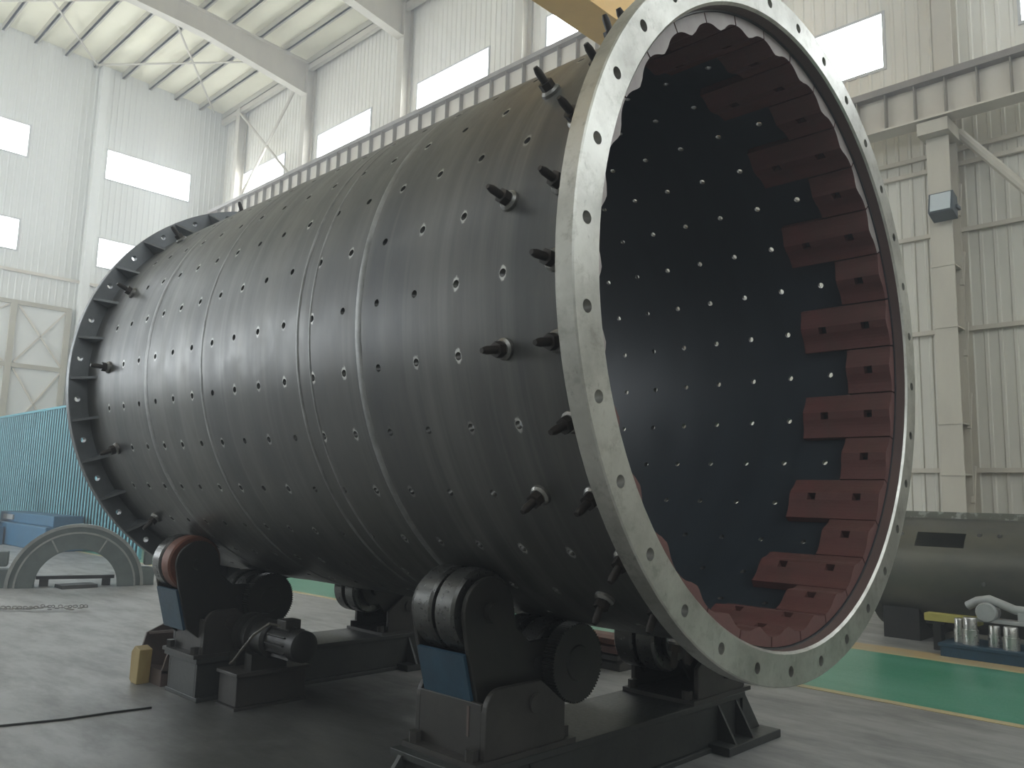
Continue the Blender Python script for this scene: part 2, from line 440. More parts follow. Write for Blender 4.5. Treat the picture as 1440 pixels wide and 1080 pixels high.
for i, x in enumerate(COLX[1:]):
    r = MB()
    for sy in (1, -1):
        def zb(y): return roofz(y) - 0.24
        y_a, y_b = 9.75 * sy, 0.0
        za, zb_ = zb(y_a), zb(y_b)
        da, db = (1.15, 0.7)
        poly = [(y_a, za), (y_b, zb_), (y_b, zb_ - db), (y_a * 0.62, zb(y_a * 0.62) - 0.72), (y_a, za - da)]
        r.prism(poly, 'x', x - 0.006, x + 0.006)
        for (p, q) in (((y_a, za), (y_b, zb_)), ((y_b, zb_ - db), (y_a * 0.62, zb(y_a * 0.62) - 0.72)), ((y_a * 0.62, zb(y_a * 0.62) - 0.72), (y_a, za - da))):
            r.bar((x, p[0], p[1]), (x, q[0], q[1]), 0.30, 0.025)
    r.build('rafter', 'steel_cream', ceiling)
for (p, q) in (((-27.6, 9.3, 15.95), (-21.9, 5.0, 16.12)), ((-27.6, 5.0, 16.12), (-21.9, 9.3, 15.95)), ((-27.6, 5.0, 16.12), (-21.9, 0.4, 16.3)), ((-27.6, 0.4, 16.3), (-21.9, 5.0, 16.12))):
    MB().tube([p, q], 0.035, 8).build('bracing_rod', 'steel_cream', ceiling)

# wall columns, girts, bracing: parts of the walls
def column(x):
    c = MB()
    # lower crane leg H section, rear leg, upper column
    c.box((x - 0.16, 9.22, 0), (x + 0.16, 9.245, 7.38)); c.box((x - 0.16, 9.60, 0), (x + 0.16, 9.62, 7.38)); c.box((x - 0.008, 9.245, 0), (x + 0.008, 9.60, 7.38))
    c.box((x - 0.14, 9.72, 0), (x + 0.14, 9.74, 15.9)); c.box((x - 0.14, 10.04, 0), (x + 0.14, 10.06, 15.9)); c.box((x - 0.008, 9.74, 0), (x + 0.008, 10.04, 15.9))
    c.box((x - 0.22, 9.0, 7.2), (x + 0.22, 9.75, 7.40))
    o = c.build('column', 'steel_cream', wall_back)
    for z in (2.0, 2.75, 4.2, 5.15, 6.2):
        s = MB(); s.box((x - 0.155, 9.246, z), (x - 0.009, 9.599, z + 0.02)); s.box((x + 0.009, 9.246, z), (x + 0.155, 9.599, z + 0.02)); s.box((x - 0.17, 9.205, z - 0.01), (x + 0.17, 9.22, z + 0.035))
        s.build('stiffener', 'steel_cream', o)
    for k in range(6):
        z = 0.5 + k * 1.1
        MB().bar((x + 0.15, 9.6, z), (x + 0.15, 9.74, z + 0.55), 0.05).build('lacing', 'steel_cream', o)
    # bracket that carries the upper runway
    b = MB(); b.prism([(9.72, 10.6), (9.72, 11.05), (9.0, 11.05), (9.0, 10.9)], 'x', x - 0.1, x + 0.1); b.build('bracket', 'steel_cream', o)
for x in COLX: column(x)
for z in (2.1, 4.3, 5.9, 7.0, 7.25, 8.6, 11.2):
    MB().box((XE, 10.0, z - 0.035), (XR, 10.06, z + 0.035)).build('girt', 'runway', wall_back)
MB().box((XE, 9.8, 15.75), (XR, 9.95, 15.95)).build('eave_strut', 'steel_cream', wall_back)
for (p, q, r) in (((-26.2, 9.7, 15.6), (-21.9, 9.7, 11.8), 0.05), ((-21.9, 9.7, 15.6), (-26.2, 9.7, 11.8), 0.05), ((-1.75, 9.62, 7.35), (2.8, 9.62, 1.3), 0.075)):
    MB().tube([p, q], r, 10).build('bracing_rod', 'steel_cream', wall_back)
for y in (5.35, 0.0, -5.35):
    c = MB(); c.box((XE, y - 0.12, 0), (XE + 0.35, y + 0.12, 16.2)); c.build('column', 'wall', wall_left)
for z in (8.4,):
    MB().box((XE + 0.03, YF, z - 0.05), (XE + 0.1, YB, z + 0.05)).build('girt', 'runway', wall_left)
# tall sliding door with cross-braced frame in the end wall
dm = MB(); dm.box((XE + 0.06, 0.6, 0.0), (XE + 0.1, 5.05, 7.4))
door = struct(dm.build('door_1', 'wall'))
for y in (0.65, 3.35, 4.98):
    MB().box((XE + 0.1, y - 0.09, 0), (XE + 0.18, y + 0.09, 7.4)).build('door_stile', 'purlin', door)
for z in (2.9, 5.3, 7.35):
    MB().box((XE + 0.1, 0.6, z - 0.07), (XE + 0.17, 5.05, z + 0.07)).build('door_rail', 'purlin', door)
for z0, z1 in ((3.0, 5.2), (5.4, 7.25)):
    for y0, y1 in ((3.5, 4.9), (0.8, 3.2)):
        MB().bar((XE + 0.13, y0, z0), (XE + 0.13, y1, z1), 0.05, 0.05, (1, 0, 0)).build('door_brace', 'runway', door)
        MB().bar((XE + 0.13, y0, z1), (XE + 0.13, y1, z0), 0.05, 0.05, (1, 0, 0)).build('door_brace', 'runway', door)

# crane runways and bridge
def runway(label, x0, x1, yf, ztop, h, pitch, phase, y_w=0.34):
    t = thing('crane_runway_girder', ((x0 + x1) / 2, yf + y_w / 2, ztop - h), label, 'girder')
    yc = yf + y_w / 2
    MB().box((x0, yc - 0.008, ztop - h + 0.03), (x1, yc + 0.008, ztop - 0.17)).build('web', 'runway', t)
    MB().box((x0, yf, ztop - 0.17), (x1, yf + y_w, ztop - 0.06)).build('top_flange', 'runway_top', t)
    MB().box((x0, yf, ztop - h), (x1, yf + y_w, ztop - h + 0.03)).build('bottom_flange', 'runway', t)
    MB().prism([(yc - 0.05, ztop - 0.06), (yc + 0.05, ztop - 0.06), (yc + 0.015, ztop - 0.04), (yc + 0.03, ztop), (yc - 0.03, ztop), (yc - 0.015, ztop - 0.04)], 'x', x0, x1).build('rail', 'runway_top', t)
    sm = MB().box((-0.009, yf + 0.04, ztop - h + 0.03), (0.009, yc - 0.008, ztop - 0.17)).mesh('stiffener', 'stiff')
    x = phase
    while x < x1 - 0.1:
        if x > x0 + 0.1:
            s = link('stiffener', sm, t); s.location.x = x
        x += pitch
    return t
rw_up = runway('upper cream plate girder with close stiffeners below the high windows', -27.5, 6.0, 9.3, 12.02, 0.85, 0.56, -27.3)
rw_lo = runway('lower cream plate girder crossing the wall right of the barrel', -9.0, 8.0, 8.95, 8.2, 0.78, 0.44, -8.79)
cr = thing('overhead_crane', (-5.4, 0.0, 8.2), 'yellow overhead crane bridge girder passing above the barrel', 'crane')
cg = MB(); cg.box((-5.62, YF + 1.0, 8.62), (-5.16, 8.85, 9.75)); cg.build('bridge_girder', 'crane', cr)
MB().box((-5.70, YF + 1.0, 8.58), (-5.08, 8.85, 8.62)).build('bottom_flange', 'crane', cr)
MB().box((-5.70, YF + 1.0, 9.75), (-5.08, 8.85, 9.79)).build('top_flange', 'crane', cr)
MB().box((-6.6, 8.85, 8.34), (-4.3, 9.26, 8.80)).build('end_carriage', 'crane', cr)
for x in (-6.35, -4.55):
    MB().cyl((x, 9.05, 8.361), (x, 9.20, 8.361), 0.16, 20).build('wheel', 'runway_top', cr, smooth=True)

# floodlight on the right column
fl = thing('floodlight', (-1.87, 9.22, 5.85), 'small grey floodlight on the cream column right of the barrel', 'lamp')
b = MB(); b.prism([(8.85, 5.88), (9.12, 5.80), (9.12, 6.14), (8.92, 6.2)], 'x', -2.02, -1.68); b.build('housing', 'lampbody', fl, bevel=0.01)
MB().prism([(8.842, 5.905), (8.852, 5.9), (8.916, 6.17), (8.905, 6.178)], 'x', -1.99, -1.71).build('lens', 'lampglass', fl)
b = MB(); b.box((-1.9, 9.1, 5.92), (-1.8, 9.22, 6.0)); b.box((-2.05, 9.0, 5.94), (-2.02, 9.15, 5.99)); b.box((-1.68, 9.0, 5.94), (-1.65, 9.15, 5.99)); b.box((-2.05, 9.13, 5.94), (-1.65, 9.16, 5.99)); b.build('bracket', 'lampbody', fl)

# ------------------------------------------------------------------ the mill barrel
ZC, R, RI = 2.4, 1.6, 1.572
X0, PITCH, NC, NR = -0.207, 0.28417, 17, 32
TH0, DTH = 157.1, 11.25
def cy(x, th, r): return (x, r * math.cos(rad(th)), ZC + r * math.sin(rad(th)))
mill = thing('mill_shell', (-2.6, 0.0, 0.8), 'huge dark steel mill barrel with bolt holes lying on turning rolls', 'mill')

def perforated(name, mats):
    v = []; f = []; mi = []; uvh = []; uvc = []
    seen = {}
    def V(x, th, r, key=''):
        k = (round(x, 4), round(th % 360, 3), r, key)
        if k not in seen: seen[k] = len(v); v.append(cy(x, th, r))
        return seen[k]
    rh = 0.0185
    arcm = R * rad(DTH)
    def sq(k):
        a = 2 * pi * k / 16; c, s = math.cos(a), math.sin(a); q = 0.5 / max(abs(c), abs(s)); return c * q, s * q
    def addf(idx, m, uv, cell): f.append(idx); mi.append(m); uvh.append(uv); uvc.append(cell)
    rr = random.Random(3)
    for side, r in ((0, R), (1, RI)):
        for i in range(NR):
            th = TH0 + DTH * i
            for j in range(NC):
                xc = X0 - PITCH * j; cell = rr.random()
                rings = []
                for lev in range(4):
                    ring = []
                    for k in range(16):
                        a = 2 * pi * k / 16
                        sx, sy = sq(k); sx *= PITCH; sy *= arcm
                        cx_, cy_ = rh * math.cos(a), rh * math.sin(a)
                        if lev == 0: dx, dy = cx_, cy_
                        elif lev == 1: dx, dy = 2.6 * cx_, 2.6 * cy_
                        elif lev == 2: dx, dy = 0.5 * (3.2 * cx_ + sx * 0.8), 0.5 * (3.2 * cy_ + sy * 0.8)
                        else: dx, dy = sx, sy
                        ring.append((V(xc + dx, th + dy / arcm * DTH, r), (dx * 100, dy * 100)))
                    rings.append(ring)
                for l in range(3):
                    for k in range(16):
                        k2 = (k + 1) % 16
                        q = [rings[l][k], rings[l + 1][k], rings[l + 1][k2], rings[l][k2]]
                        if side: q = q[::-1]
                        addf(tuple(a for a, _ in q), side, [u for _, u in q], cell)
                if side == 0:
                    for k in range(16):
                        k2 = (k + 1) % 16; pts = []
                        for kk, rad_ in ((k, R), (k2, R), (k2, RI), (k, RI)):
                            a = 2 * pi * kk / 16
                            pts.append(V(xc + rh * math.cos(a), th + rh * math.sin(a) / arcm * DTH, rad_, 'h'))
                        addf(tuple(pts), 0, [(9, 9)] * 4, 0.0)
        # plain strip to the far flange
        xa = X0 - PITCH * (NC - 0.5); xb = -5.22
        for i in range(NR):
            th = TH0 + DTH * i
            ss = [-0.5, -0.2071067, 0, 0.2071067, 0.5]
            for s0, s1 in zip(ss, ss[1:]):
                q = [V(xa, th + DTH * s0, r), V(xa, th + DTH * s1, r), V(xb, th + DTH * s1, r), V(xb, th + DTH * s0, r)]
                if side: q = q[::-1]
                addf(tuple(q), side, [(9, 9)] * 4, 0.0)
    for xa in (X0 + PITCH / 2, -5.22):
        for i in range(NR):
            th = TH0 + DTH * i
            ss = [-0.5, -0.2071067, 0, 0.2071067, 0.5]
            for s0, s1 in zip(ss, ss[1:]):
                addf((V(xa, th + DTH * s0, R, 'e'), V(xa, th + DTH * s1, R, 'e'), V(xa, th + DTH * s1, RI, 'e'), V(xa, th + DTH * s0, RI, 'e')), 0, [(9, 9)] * 4, 0.0)
    me = bpy.data.meshes.new(name)
    me.from_pydata(v, [], f)
    for m in mats: me.materials.append(MT[m])
    me.polygons.foreach_set('material_index', mi)
    me.polygons.foreach_set('use_smooth', [True] * len(f))
    a = me.uv_layers.new(name='hole'); b_ = me.uv_layers.new(name='cell')
    flat = [c for fu in uvh for u in fu for c in u]
    a.data.foreach_set('uv', flat)
    flat = []
    for fu, c in zip(uvh, uvc): flat += [c, c] * len(fu)
    b_.data.foreach_set('uv', flat)
    me.update()
    return me
shell = link('barrel_plate', perforated('barrel_plate', ['shell_out', 'shell_in']), mill)

def flange_mesh(name, mat, xf, xb, rlo, rc, rhi, th0, rh, cham=0.006):
    v = []; f = []; seen = {}; bore = set(); rbore = rlo; rlo = rlo + 0.012
    def V(x, th, r, key=''):
        k = (round(x, 4), round(th % 360, 3), round(r, 4), key)
        if k not in seen: seen[k] = len(v); v.append(cy(x, th, r))
        return seen[k]
    def sq(k):
        a = 2 * pi * k / 16; c, s = math.cos(a), math.sin(a); q = 1.0 / max(abs(c), abs(s)); return c * q, s * q
    arcm = rc * rad(DTH); ro = rhi - cham
    for i in range(32):
        th = th0 + DTH * i
        for x, flip in ((xf, 0), (xb, 1)):
            rings = []
            for lev in range(3):
                ring = []
                for k in range(16):
                    a = 2 * pi * k / 16; sx, sy = sq(k)
                    if lev == 2:
                        r = rc + sx * ((ro - rc) if sx > 0 else (rc - rlo)); t = th + sy * DTH / 2
                        if abs(sx - 1) < 1e-6: r = ro
                    elif lev == 1: r = rc + 1.5 * rh * math.cos(a); t = th + 1.5 * rh * math.sin(a) / arcm * DTH
                    else: r = rc + rh * math.cos(a); t = th + rh * math.sin(a) / arcm * DTH
                    ring.append(V(x, t, r))
                rings.append(ring)
            for l in range(2):
                for k in range(16):
                    k2 = (k + 1) % 16; q = (rings[l][k], rings[l + 1][k], rings[l + 1][k2], rings[l][k2])
                    f.append(q if not flip else q[::-1])
        for k in range(16):
            a, a2 = 2 * pi * k / 16, 2 * pi * (k + 1) / 16
            f.append(tuple(V(x, th + rh * math.sin(b) / arcm * DTH, rc + rh * math.cos(b), 'h') for x, b in ((xf, a), (xf, a2), (xb, a2), (xb, a))))
        ss = [-0.5, -0.2071067, 0, 0.2071067, 0.5]
        for s0, s1 in zip(ss, ss[1:]):
            t0, t1 = th + DTH * s0, th + DTH * s1
            for (xa, ra), (xb_, rb) in (((xf, ro), (xf - cham, rhi)), ((xf - cham, rhi), (xb + cham, rhi)), ((xb + cham, rhi), (xb, ro)), ((xb, rlo), (xb, rbore)), ((xb, rbore), (xf - 0.012, rbore)), ((xf - 0.012, rbore), (xf, rlo))):
                if ra == rbore and rb == rbore: bore.add(len(f))
                f.append((V(xa, t0, ra, 's%.4f%.4f' % (xa + xb_, ra)), V(xa, t1, ra, 's%.4f%.4f' % (xa + xb_, ra)), V(xb_, t1, rb, 's%.4f%.4f' % (xa + xb_, ra)), V(xb_, t0, rb, 's%.4f%.4f' % (xa + xb_, ra))))
    me = bpy.data.meshes.new(name); me.from_pydata(v, [], f); me.materials.append(MT[mat]); me.materials.append(MT['bore'])
    me.polygons.foreach_set('material_index', [1 if i in bore else 0 for i in range(len(f))])
    bm = bmesh.new(); bm.from_mesh(me); bmesh.ops.recalc_face_normals(bm, faces=bm.faces); bm.to_mesh(me); bm.free()
    me.polygons.foreach_set('use_smooth', [True] * len(me.polygons)); me.set_sharp_from_angle(angle=rad(35)); me.update()
    return me
fo = link('end_flange', flange_mesh('end_flange', 'flange', 0.0, -0.09, 1.58, 1.669, 1.74, 108.46, 0.0255), mill); fo['label'] = 'pale machined steel flange ring at the open end'
fo = link('end_flange', flange_mesh('far_flange', 'farflange', -5.2, -5.27, 1.574, 1.675, 1.74, 108.46, 0.022), mill); fo['label'] = 'grey flange ring at the far end'
# gussets behind the far flange
gm = MB(); gm.prism([(-5.2, 1.6), (-4.98, 1.6), (-5.03, 1.63), (-5.2, 1.73)], 'y', -0.01, 0.01)
gme = gm.mesh('gusset', 'farflange')
def polar(mesh, name, th, parent=mill):
    # a mesh modelled with its radial direction along +z, centred on the axis line y=0,z=0
    o = link(name, mesh, parent)
    o.matrix_basis = Matrix.Translation((0, 0, ZC)) @ Matrix.Rotation(rad(th - 90), 4, 'X')
    return o
for i in range(32): polar(gme, 'gusset', 108.46 + DTH * (i + 0.5))

# weld seams round the barrel
def seam(x, w, h):
    n = 160; prof = [(-w / 2, -0.004), (-w / 2, 0.0), (-w * 0.25, h), (w * 0.25, h), (w / 2, 0.0), (w / 2, -0.004)]
    mb = MB(); rings = [[mb.vert((x + a, (R + b) * math.cos(2 * pi * k / n), ZC + (R + b) * math.sin(2 * pi * k / n))) for k in range(n)] for a, b in prof]
    for i in range(len(rings) - 1):
        for k in range(n): mb.face((rings[i][k], rings[i + 1][k], rings[i + 1][(k + 1) % n], rings[i][(k + 1) % n]))
    return mb.build('weld_seam', 'weld', mill, smooth=True)
for x, w, h in ((-4.05, 0.065, 0.004), (-3.19, 0.035, 0.003), (-2.05, 0.03, 0.004), (-1.93, 0.022, 0.003), (-1.49, 0.05, 0.003), (-0.108, 0.035, 0.012)): seam(x, w, h)

# liner plates
def liner_mesh(name, x_end, bolts, endmat='liner_end'):
    mb = MB(); gap = 0.35
    ts = sorted(set([0, .05, .12, .2, .27, .34, .42, .58, .66, .73, .8, .88, .95, 1]))
    def h(t):
        return 0.046 + 0.040 * math.exp(-((t - 0.56) / 0.24) ** 2)
    xs = [-0.072, x_end]
    for bx in bolts: xs += [bx + 0.026, bx - 0.026]
    xs = sorted(xs, reverse=True)
    def P(x, t, rr): return (x, rr * math.cos(rad(90 + (t - 0.5) * (DTH - gap))), rr * math.sin(rad(90 + (t - 0.5) * (DTH - gap))))
    ro = RI - 0.003
    top = [[mb.vert(P(x, t, ro - h(t))) for t in ts] for x in xs]
    bot = [[mb.vert(P(x, t, ro)) for t in ts] for x in xs]
    for i in range(len(xs) - 1):
        xm = (xs[i] + xs[i + 1]) / 2
        for k in range(len(ts) - 1):
            pocket = ts[k] == .42 and any(abs(xm - bx) < 0.01 for bx in bolts)
            if pocket:
                q = [(xs[i], ts[k]), (xs[i], ts[k + 1]), (xs[i + 1], ts[k + 1]), (xs[i + 1], ts[k])]
                tp = [mb.vert(P(x, t, ro - h(t))) for x, t in q]; dp = [mb.vert(P(x, t, ro - 0.02)) for x, t in q]
                for a in range(4): mb.face((tp[a], tp[(a + 1) % 4], dp[(a + 1) % 4], dp[a]))
                mb.mi = 2; mb.face(dp); mb.mi = 0
            else: mb.face((top[i][k], top[i][k + 1], top[i + 1][k + 1], top[i + 1][k]))
            mb.face((bot[i][k], bot[i + 1][k], bot[i + 1][k + 1], bot[i][k + 1]))
        for k in (0, len(ts) - 1): mb.face((top[i][k], top[i + 1][k], bot[i + 1][k], bot[i][k]))
    for i, m_ in ((0, 1), (len(xs) - 1, 0)):
        mb.mi = m_
        for k in range(len(ts) - 1): mb.face((top[i][k], bot[i][k], bot[i][k + 1], top[i][k + 1]))
    mb.mi = 0
    me = mb.mesh(name, ['liner', endmat, 'dark'])
    return me
lm_s = liner_mesh('liner_plate_short', -0.350, [X0]); lm_l = liner_mesh('liner_plate_long', -0.638, [X0, X0 - PITCH])
lr_s = liner_mesh('liner_plate_short_red', -0.350, [X0], 'liner_red'); lr_l = liner_mesh('liner_plate_long_red', -0.638, [X0, X0 - PITCH], 'liner_red')
# liner bolts: stud, washer, nut outside the barrel
def stud_mesh():
    mb = MB(); mb.lathe((0, 0, RI - 0.01), (0, 0, 1.735), [(0, 0.0175), (0.86, 0.0175), (1, 0.011)], 12); return mb.mesh('liner_bolt', 'bolt', True)
def nut_mesh():
    mb = MB(); mb.cyl((0, 0, 1.622), (0, 0, 1.658), 0.034, 6); return mb.mesh('nut', 'bolt')
def washer_mesh():
    mb = MB(); mb.lathe((0, 0, 1.598), (0, 0, 1.624), [(0, 0.047), (0.6, 0.046), (1, 0.036)], 20); return mb.mesh('washer', 'washer', True)
SM, NM, WM_ = stud_mesh(), nut_mesh(), washer_mesh()
def liner_bolt(x, th):
    o = polar(SM, 'liner_bolt', th); o.matrix_basis = Matrix.Translation((x, 0, 0)) @ o.matrix_basis
    for me, nm in ((NM, 'nut'), (WM_, 'washer')):
        c = bpy.data.objects.new(nm, me); COL.objects.link(c); c.parent = o; PW[c.name] = Vector((0, 0, 0))
for i in range(NR):
    th = TH0 + DTH * i
    long_ = i % 2 == 1
    grey = 25 < th % 360 < 200              # the upper plates are ground bare on their ends, the lower ones still red
    polar((lm_l if long_ else lm_s) if grey else (lr_l if long_ else lr_s), 'liner_plate', th)
    liner_bolt(X0, th)
    if long_: liner_bolt(X0 - PITCH, th)
    else: liner_bolt(X0 - PITCH * (NC - 1) , th)

# ------------------------------------------------------------------ turning rolls
RW = 0.20; AO, AI = 37.0, 17.0
def wc(al, sg): return (sg * (R + RW) * math.sin(rad(al)), ZC - (R + RW) * math.cos(rad(al)))
def wheel_mb(x, c, w, r, n=56):
    mb = MB()
    mb.lathe((x - w / 2, c[0], c[1]), (x + w / 2, c[0], c[1]), [(0.06, r * 0.55), (0, r * 0.62), (0, r * 0.94), (0.1, r), (0.9, r), (1, r * 0.94), (1, r * 0.62), (0.94, r * 0.55)], n)
    return mb
def station(dx, label, drive):
    t = thing('turning_roll_stand', (dx - 1.2, 0.0, 0.0), label, 'roller stand', 'turning rolls under the barrel')
    xa, xb = dx - 1.47, dx - 0.93
    # beam: top plate, webs, bottom plate, end gussets and feet
    yn = -1.09 if drive else -1.30
    b = MB()
    b.box((xa, yn, 0.265), (xb, 1.16, 0.30)); b.box((xa + 0.05, yn + 0.02, 0.03), (xa + 0.075, 1.14, 0.265)); b.box((xb - 0.05, yn + 0.02, 0.03), (xb - 0.025, 1.14, 0.265))
    b.box((xa + 0.02, yn + 0.02, 0.0), (xb, 1.14, 0.03)); b.box((xa + 0.075, yn + 0.02, 0.03), (xb - 0.05, yn + 0.045, 0.265)); b.box((xa + 0.075, 1.115, 0.03), (xb - 0.05, 1.14, 0.265))
    b.build('beam', 'beam', t, bevel=0.004)
    for sg in ((1,) if drive else (1, -1)):
        f_ = MB(); y0, y1 = (0.74, 1.40) if sg > 0 else (-1.55, -0.9)
        f_.box((xb - 0.03, y0, 0.0), (xb + 0.12, y1, 0.05)); ye0, ye1 = (1.14, 1.40) if sg > 0 else (-1.55, -1.28)
        f_.box((xa - 0.05, ye0, 0.0), (xb - 0.03, ye1, 0.05)); f_.box((xa - 0.1, y0, 0.0), (xa + 0.02, y1, 0.05))
        f_.build('foot', 'beam', t, bevel=0.004)
        for x in (xb - 0.022, xa + 0.09):
            yb, ys_ = (1.14, 1.36) if sg > 0 else (-1.28, -1.5)
            MB().prism([(yb, 0.05), (ys_, 0.05), (yb + 0.03 * sg, 0.285), (yb, 0.285)], 'x', x - 0.012, x + 0.012).build('gusset', 'beam', t)
        for yy in (0.86, 1.08):
            MB().prism([(xb - 0.024, 0.05), (xb + 0.10, 0.05), (xb - 0.024, 0.262)], 'y', sg * yy - 0.01, sg * yy + 0.01).build('gusset', 'beam', t)
    for sg in (-1, 1):
        A, B = wc(AO, sg), wc(AI, sg)
        # carriage on the beam: two side plates with rounded tops and a front plate
        cyo, cyi = (1.04 if drive and sg < 0 else 1.17), 0.62
        for x in (dx - 1.43, dx - 0.965):
            poly = [(sg * cyo, 0.30), (sg * cyo, 0.53)] + [(sg * (cyo - 0.10 + 0.10 * math.cos(rad(a))), 0.53 + 0.10 * math.sin(rad(a))) for a in range(0, 91, 15)] + [(sg * 0.80, 0.63), (sg * cyi, 0.50), (sg * cyi, 0.30)]
            MB().prism(poly, 'x', x - 0.016, x + 0.016).build('side_plate', 'stand', t, bevel=0.005)
        ca = MB(); ca.box((dx - 1.414, min(sg * cyo, sg * (cyo - 0.025)), 0.30), (dx - 0.981, max(sg * cyo, sg * (cyo - 0.025)), 0.565)); ca.build('front_plate', 'stand', t, bevel=0.004)
        ca = MB(); ca.box((dx - 1.46, min(sg * (cyo + 0.07), sg * 0.55), 0.30), (dx - 0.935, max(sg * (cyo + 0.07), sg * 0.55), 0.325)); ca.build('carriage_base', 'stand', t)
        for yy in (cyo + 0.035, 0.58):
            for x in (dx - 1.40, dx - 1.0):
                MB().cyl((x, sg * yy, 0.325), (x, sg * yy, 0.375), 0.032, 6).build('anchor_bolt', 'stand', t)
        MB().cyl((dx - 1.46, sg * 0.84, 0.53), (dx - 0.935, sg * 0.84, 0.53), 0.045, 20).build('pivot_pin', 'stand', t, smooth=True)
        # bogie cheeks
        base = []
        a_l = arc(0, 0, 0.165, 10, 200, 16)
        base = [(abs(A[0]) * -1 + p[0], A[1] + p[1]) for p in a_l]      # in "near side" coordinates (outer at -y)
        base += [(-1.215, 0.80), (-1.13, 0.50), (-1.0, 0.40), (-0.70, 0.40)]
        base += [(-abs(B[0]) + p[0], B[1] + p[1]) for p in arc(0, 0, 0.13, 250, 430, 14)]
        base += [(-0.66, 0.80), (-0.80, 0.80), (-0.90, 0.88)]
        poly = [(-sg * p[0], p[1]) for p in base] if sg > 0 else base
        poly = [(sg * abs(p[0]) if True else p[0], p[1]) for p in base]
        for x in (dx - 1.045, dx - 1.405):
            ch = MB().prism(poly, 'x', x - 0.014, x + 0.014).build('bogie_cheek', 'black', t, bevel=0.006)
        MB().cyl((dx - 1.035, sg * 0.735, 0.69), (dx - 1.028, sg * 0.735, 0.69), 0.035, 20).build('cheek_hole', 'dark', t, smooth=True)
        pl = MB(); pl.prism([(sg * 1.205, 0.78), (sg * 1.222, 0.775), (sg * 1.145, 0.49), (sg * 1.128, 0.495)], 'x', dx - 1.391, dx - 1.059); pl.build('cover_plate', 'bluepaint', t)
        # wheels with shafts
        for C in (A, B):
            for k, x in enumerate((dx - 1.305, dx - 1.145)):
                w = wheel_mb(x, C, 0.135, RW).build('wheel', 'roller' if not (drive and sg < 0 and C is A and k == 1) else 'rust', t, smooth=True)
                MB().cyl((x - 0.075, C[0], C[1]), (x + 0.075, C[0], C[1]), 0.075, 24).build('hub', 'black', w, smooth=True)
            MB().cyl((dx - 1.46, C[0], C[1]), (dx - 0.99, C[0], C[1]), 0.045, 20).build('axle', 'black', t, smooth=True)
        # drive gear at the inner roller
        if sg < 0:
            gb = MB(); n = 72; prof = []
            for k in range(n * 4):
                a = 2 * pi * k / (n * 4); r_ = 0.198 if (k % 4) in (0, 1) else 0.188
                prof.append((B[0] + r_ * math.cos(a), B[1] + r_ * math.sin(a)))
            gb.prism(prof, 'x', dx - 1.02, dx - 0.945)
            gg = gb.build('drive_gear', 'black', t)
            MB().lathe((dx - 0.945, B[0], B[1]), (dx - 0.935, B[0], B[1]), [(0, 0.09), (0.8, 0.085), (1, 0.07)], 24).build('gear_hub', 'black', gg, smooth=True)
    return t
st1 = station(0.0, 'near turning roll stand with blue cover plate beside the open flange end', False)
st2 = station(-3.06, 'far turning roll stand with a rust red wheel rim and toothed gear', True)
# scratched pink paint mark on the near carriage
MB().box((-1.075, -1.1725, 0.41), (-1.06, -1.17, 0.545)).build('paint_streak', 'tray', st1)

# gear motor and plinth at the far stand
pl = thing('motor_plinth', (-3.95, -0.63, 0.0), 'dark steel plinth box below the gear motor at the far stand', 'plinth')
b = MB(); b.box((-3.88, -0.965, 0.02), (-3.62, -0.42, 0.225)); b.build('box', 'stand', pl, bevel=0.006)
b = MB(); b.box((-3.88, -0.99, 0.225), (-3.58, -0.40, 0.25)); b.build('lid', 'stand', pl, bevel=0.004)
b = MB(); b.box((-3.88, -0.985, 0.0), (-3.60, -0.42, 0.02)); b.build('sole_plate', 'stand', pl)
gmn = thing('gear_motor', (-3.6, -0.72, 0.25), 'black gear motor with ribbed casing on the plinth of the far stand', 'motor')
MB().lathe((-3.97, -0.72, 0.46), (-3.55, -0.72, 0.46), [(0, 0.10), (0.1, 0.15), (0.25, 0.15), (0.27, 0.12), (0.45, 0.12), (0.47, 0.16), (0.58, 0.16), (0.6, 0.13), (0.95, 0.13), (1, 0.11)], 32).build('gearbox', 'black', gmn, smooth=True)
mo = MB().lathe((-3.55, -0.72, 0.46), (-3.17, -0.72, 0.46), [(0, 0.095), (0.72, 0.095), (0.74, 0.11), (0.95, 0.105), (1, 0.07)], 28).build('motor_body', 'black', gmn, smooth=True)
for k in range(12):
    a = rad(30 * k)
    MB().bar((-3.52, -0.72 + 0.10 * math.cos(a), 0.46 + 0.10 * math.sin(a)), (-3.29, -0.72 + 0.10 * math.cos(a), 0.46 + 0.10 * math.sin(a)), 0.008, 0.03, (0, math.cos(a), math.sin(a))).build('cooling_fin', 'black', mo)
MB().box((-3.46, -0.78, 0.55), (-3.34, -0.66, 0.62)).build('terminal_box', 'stand', gmn, bevel=0.006)
for x in (-3.9, -3.68):
    MB().box((x - 0.05, -0.86, 0.25), (x + 0.05, -0.58, 0.36)).build('mounting_foot', 'black', gmn)
pts = [(-3.40, -0.79, 0.58), (-3.42, -0.86, 0.60), (-3.5, -0.93, 0.52), (-3.62, -0.95, 0.40), (-3.75, -0.93, 0.31), (-3.86, -0.9, 0.27)]
MB().tube(pts, 0.010, 8).build('power_lead', 'cablegrey', gmn, smooth=True)

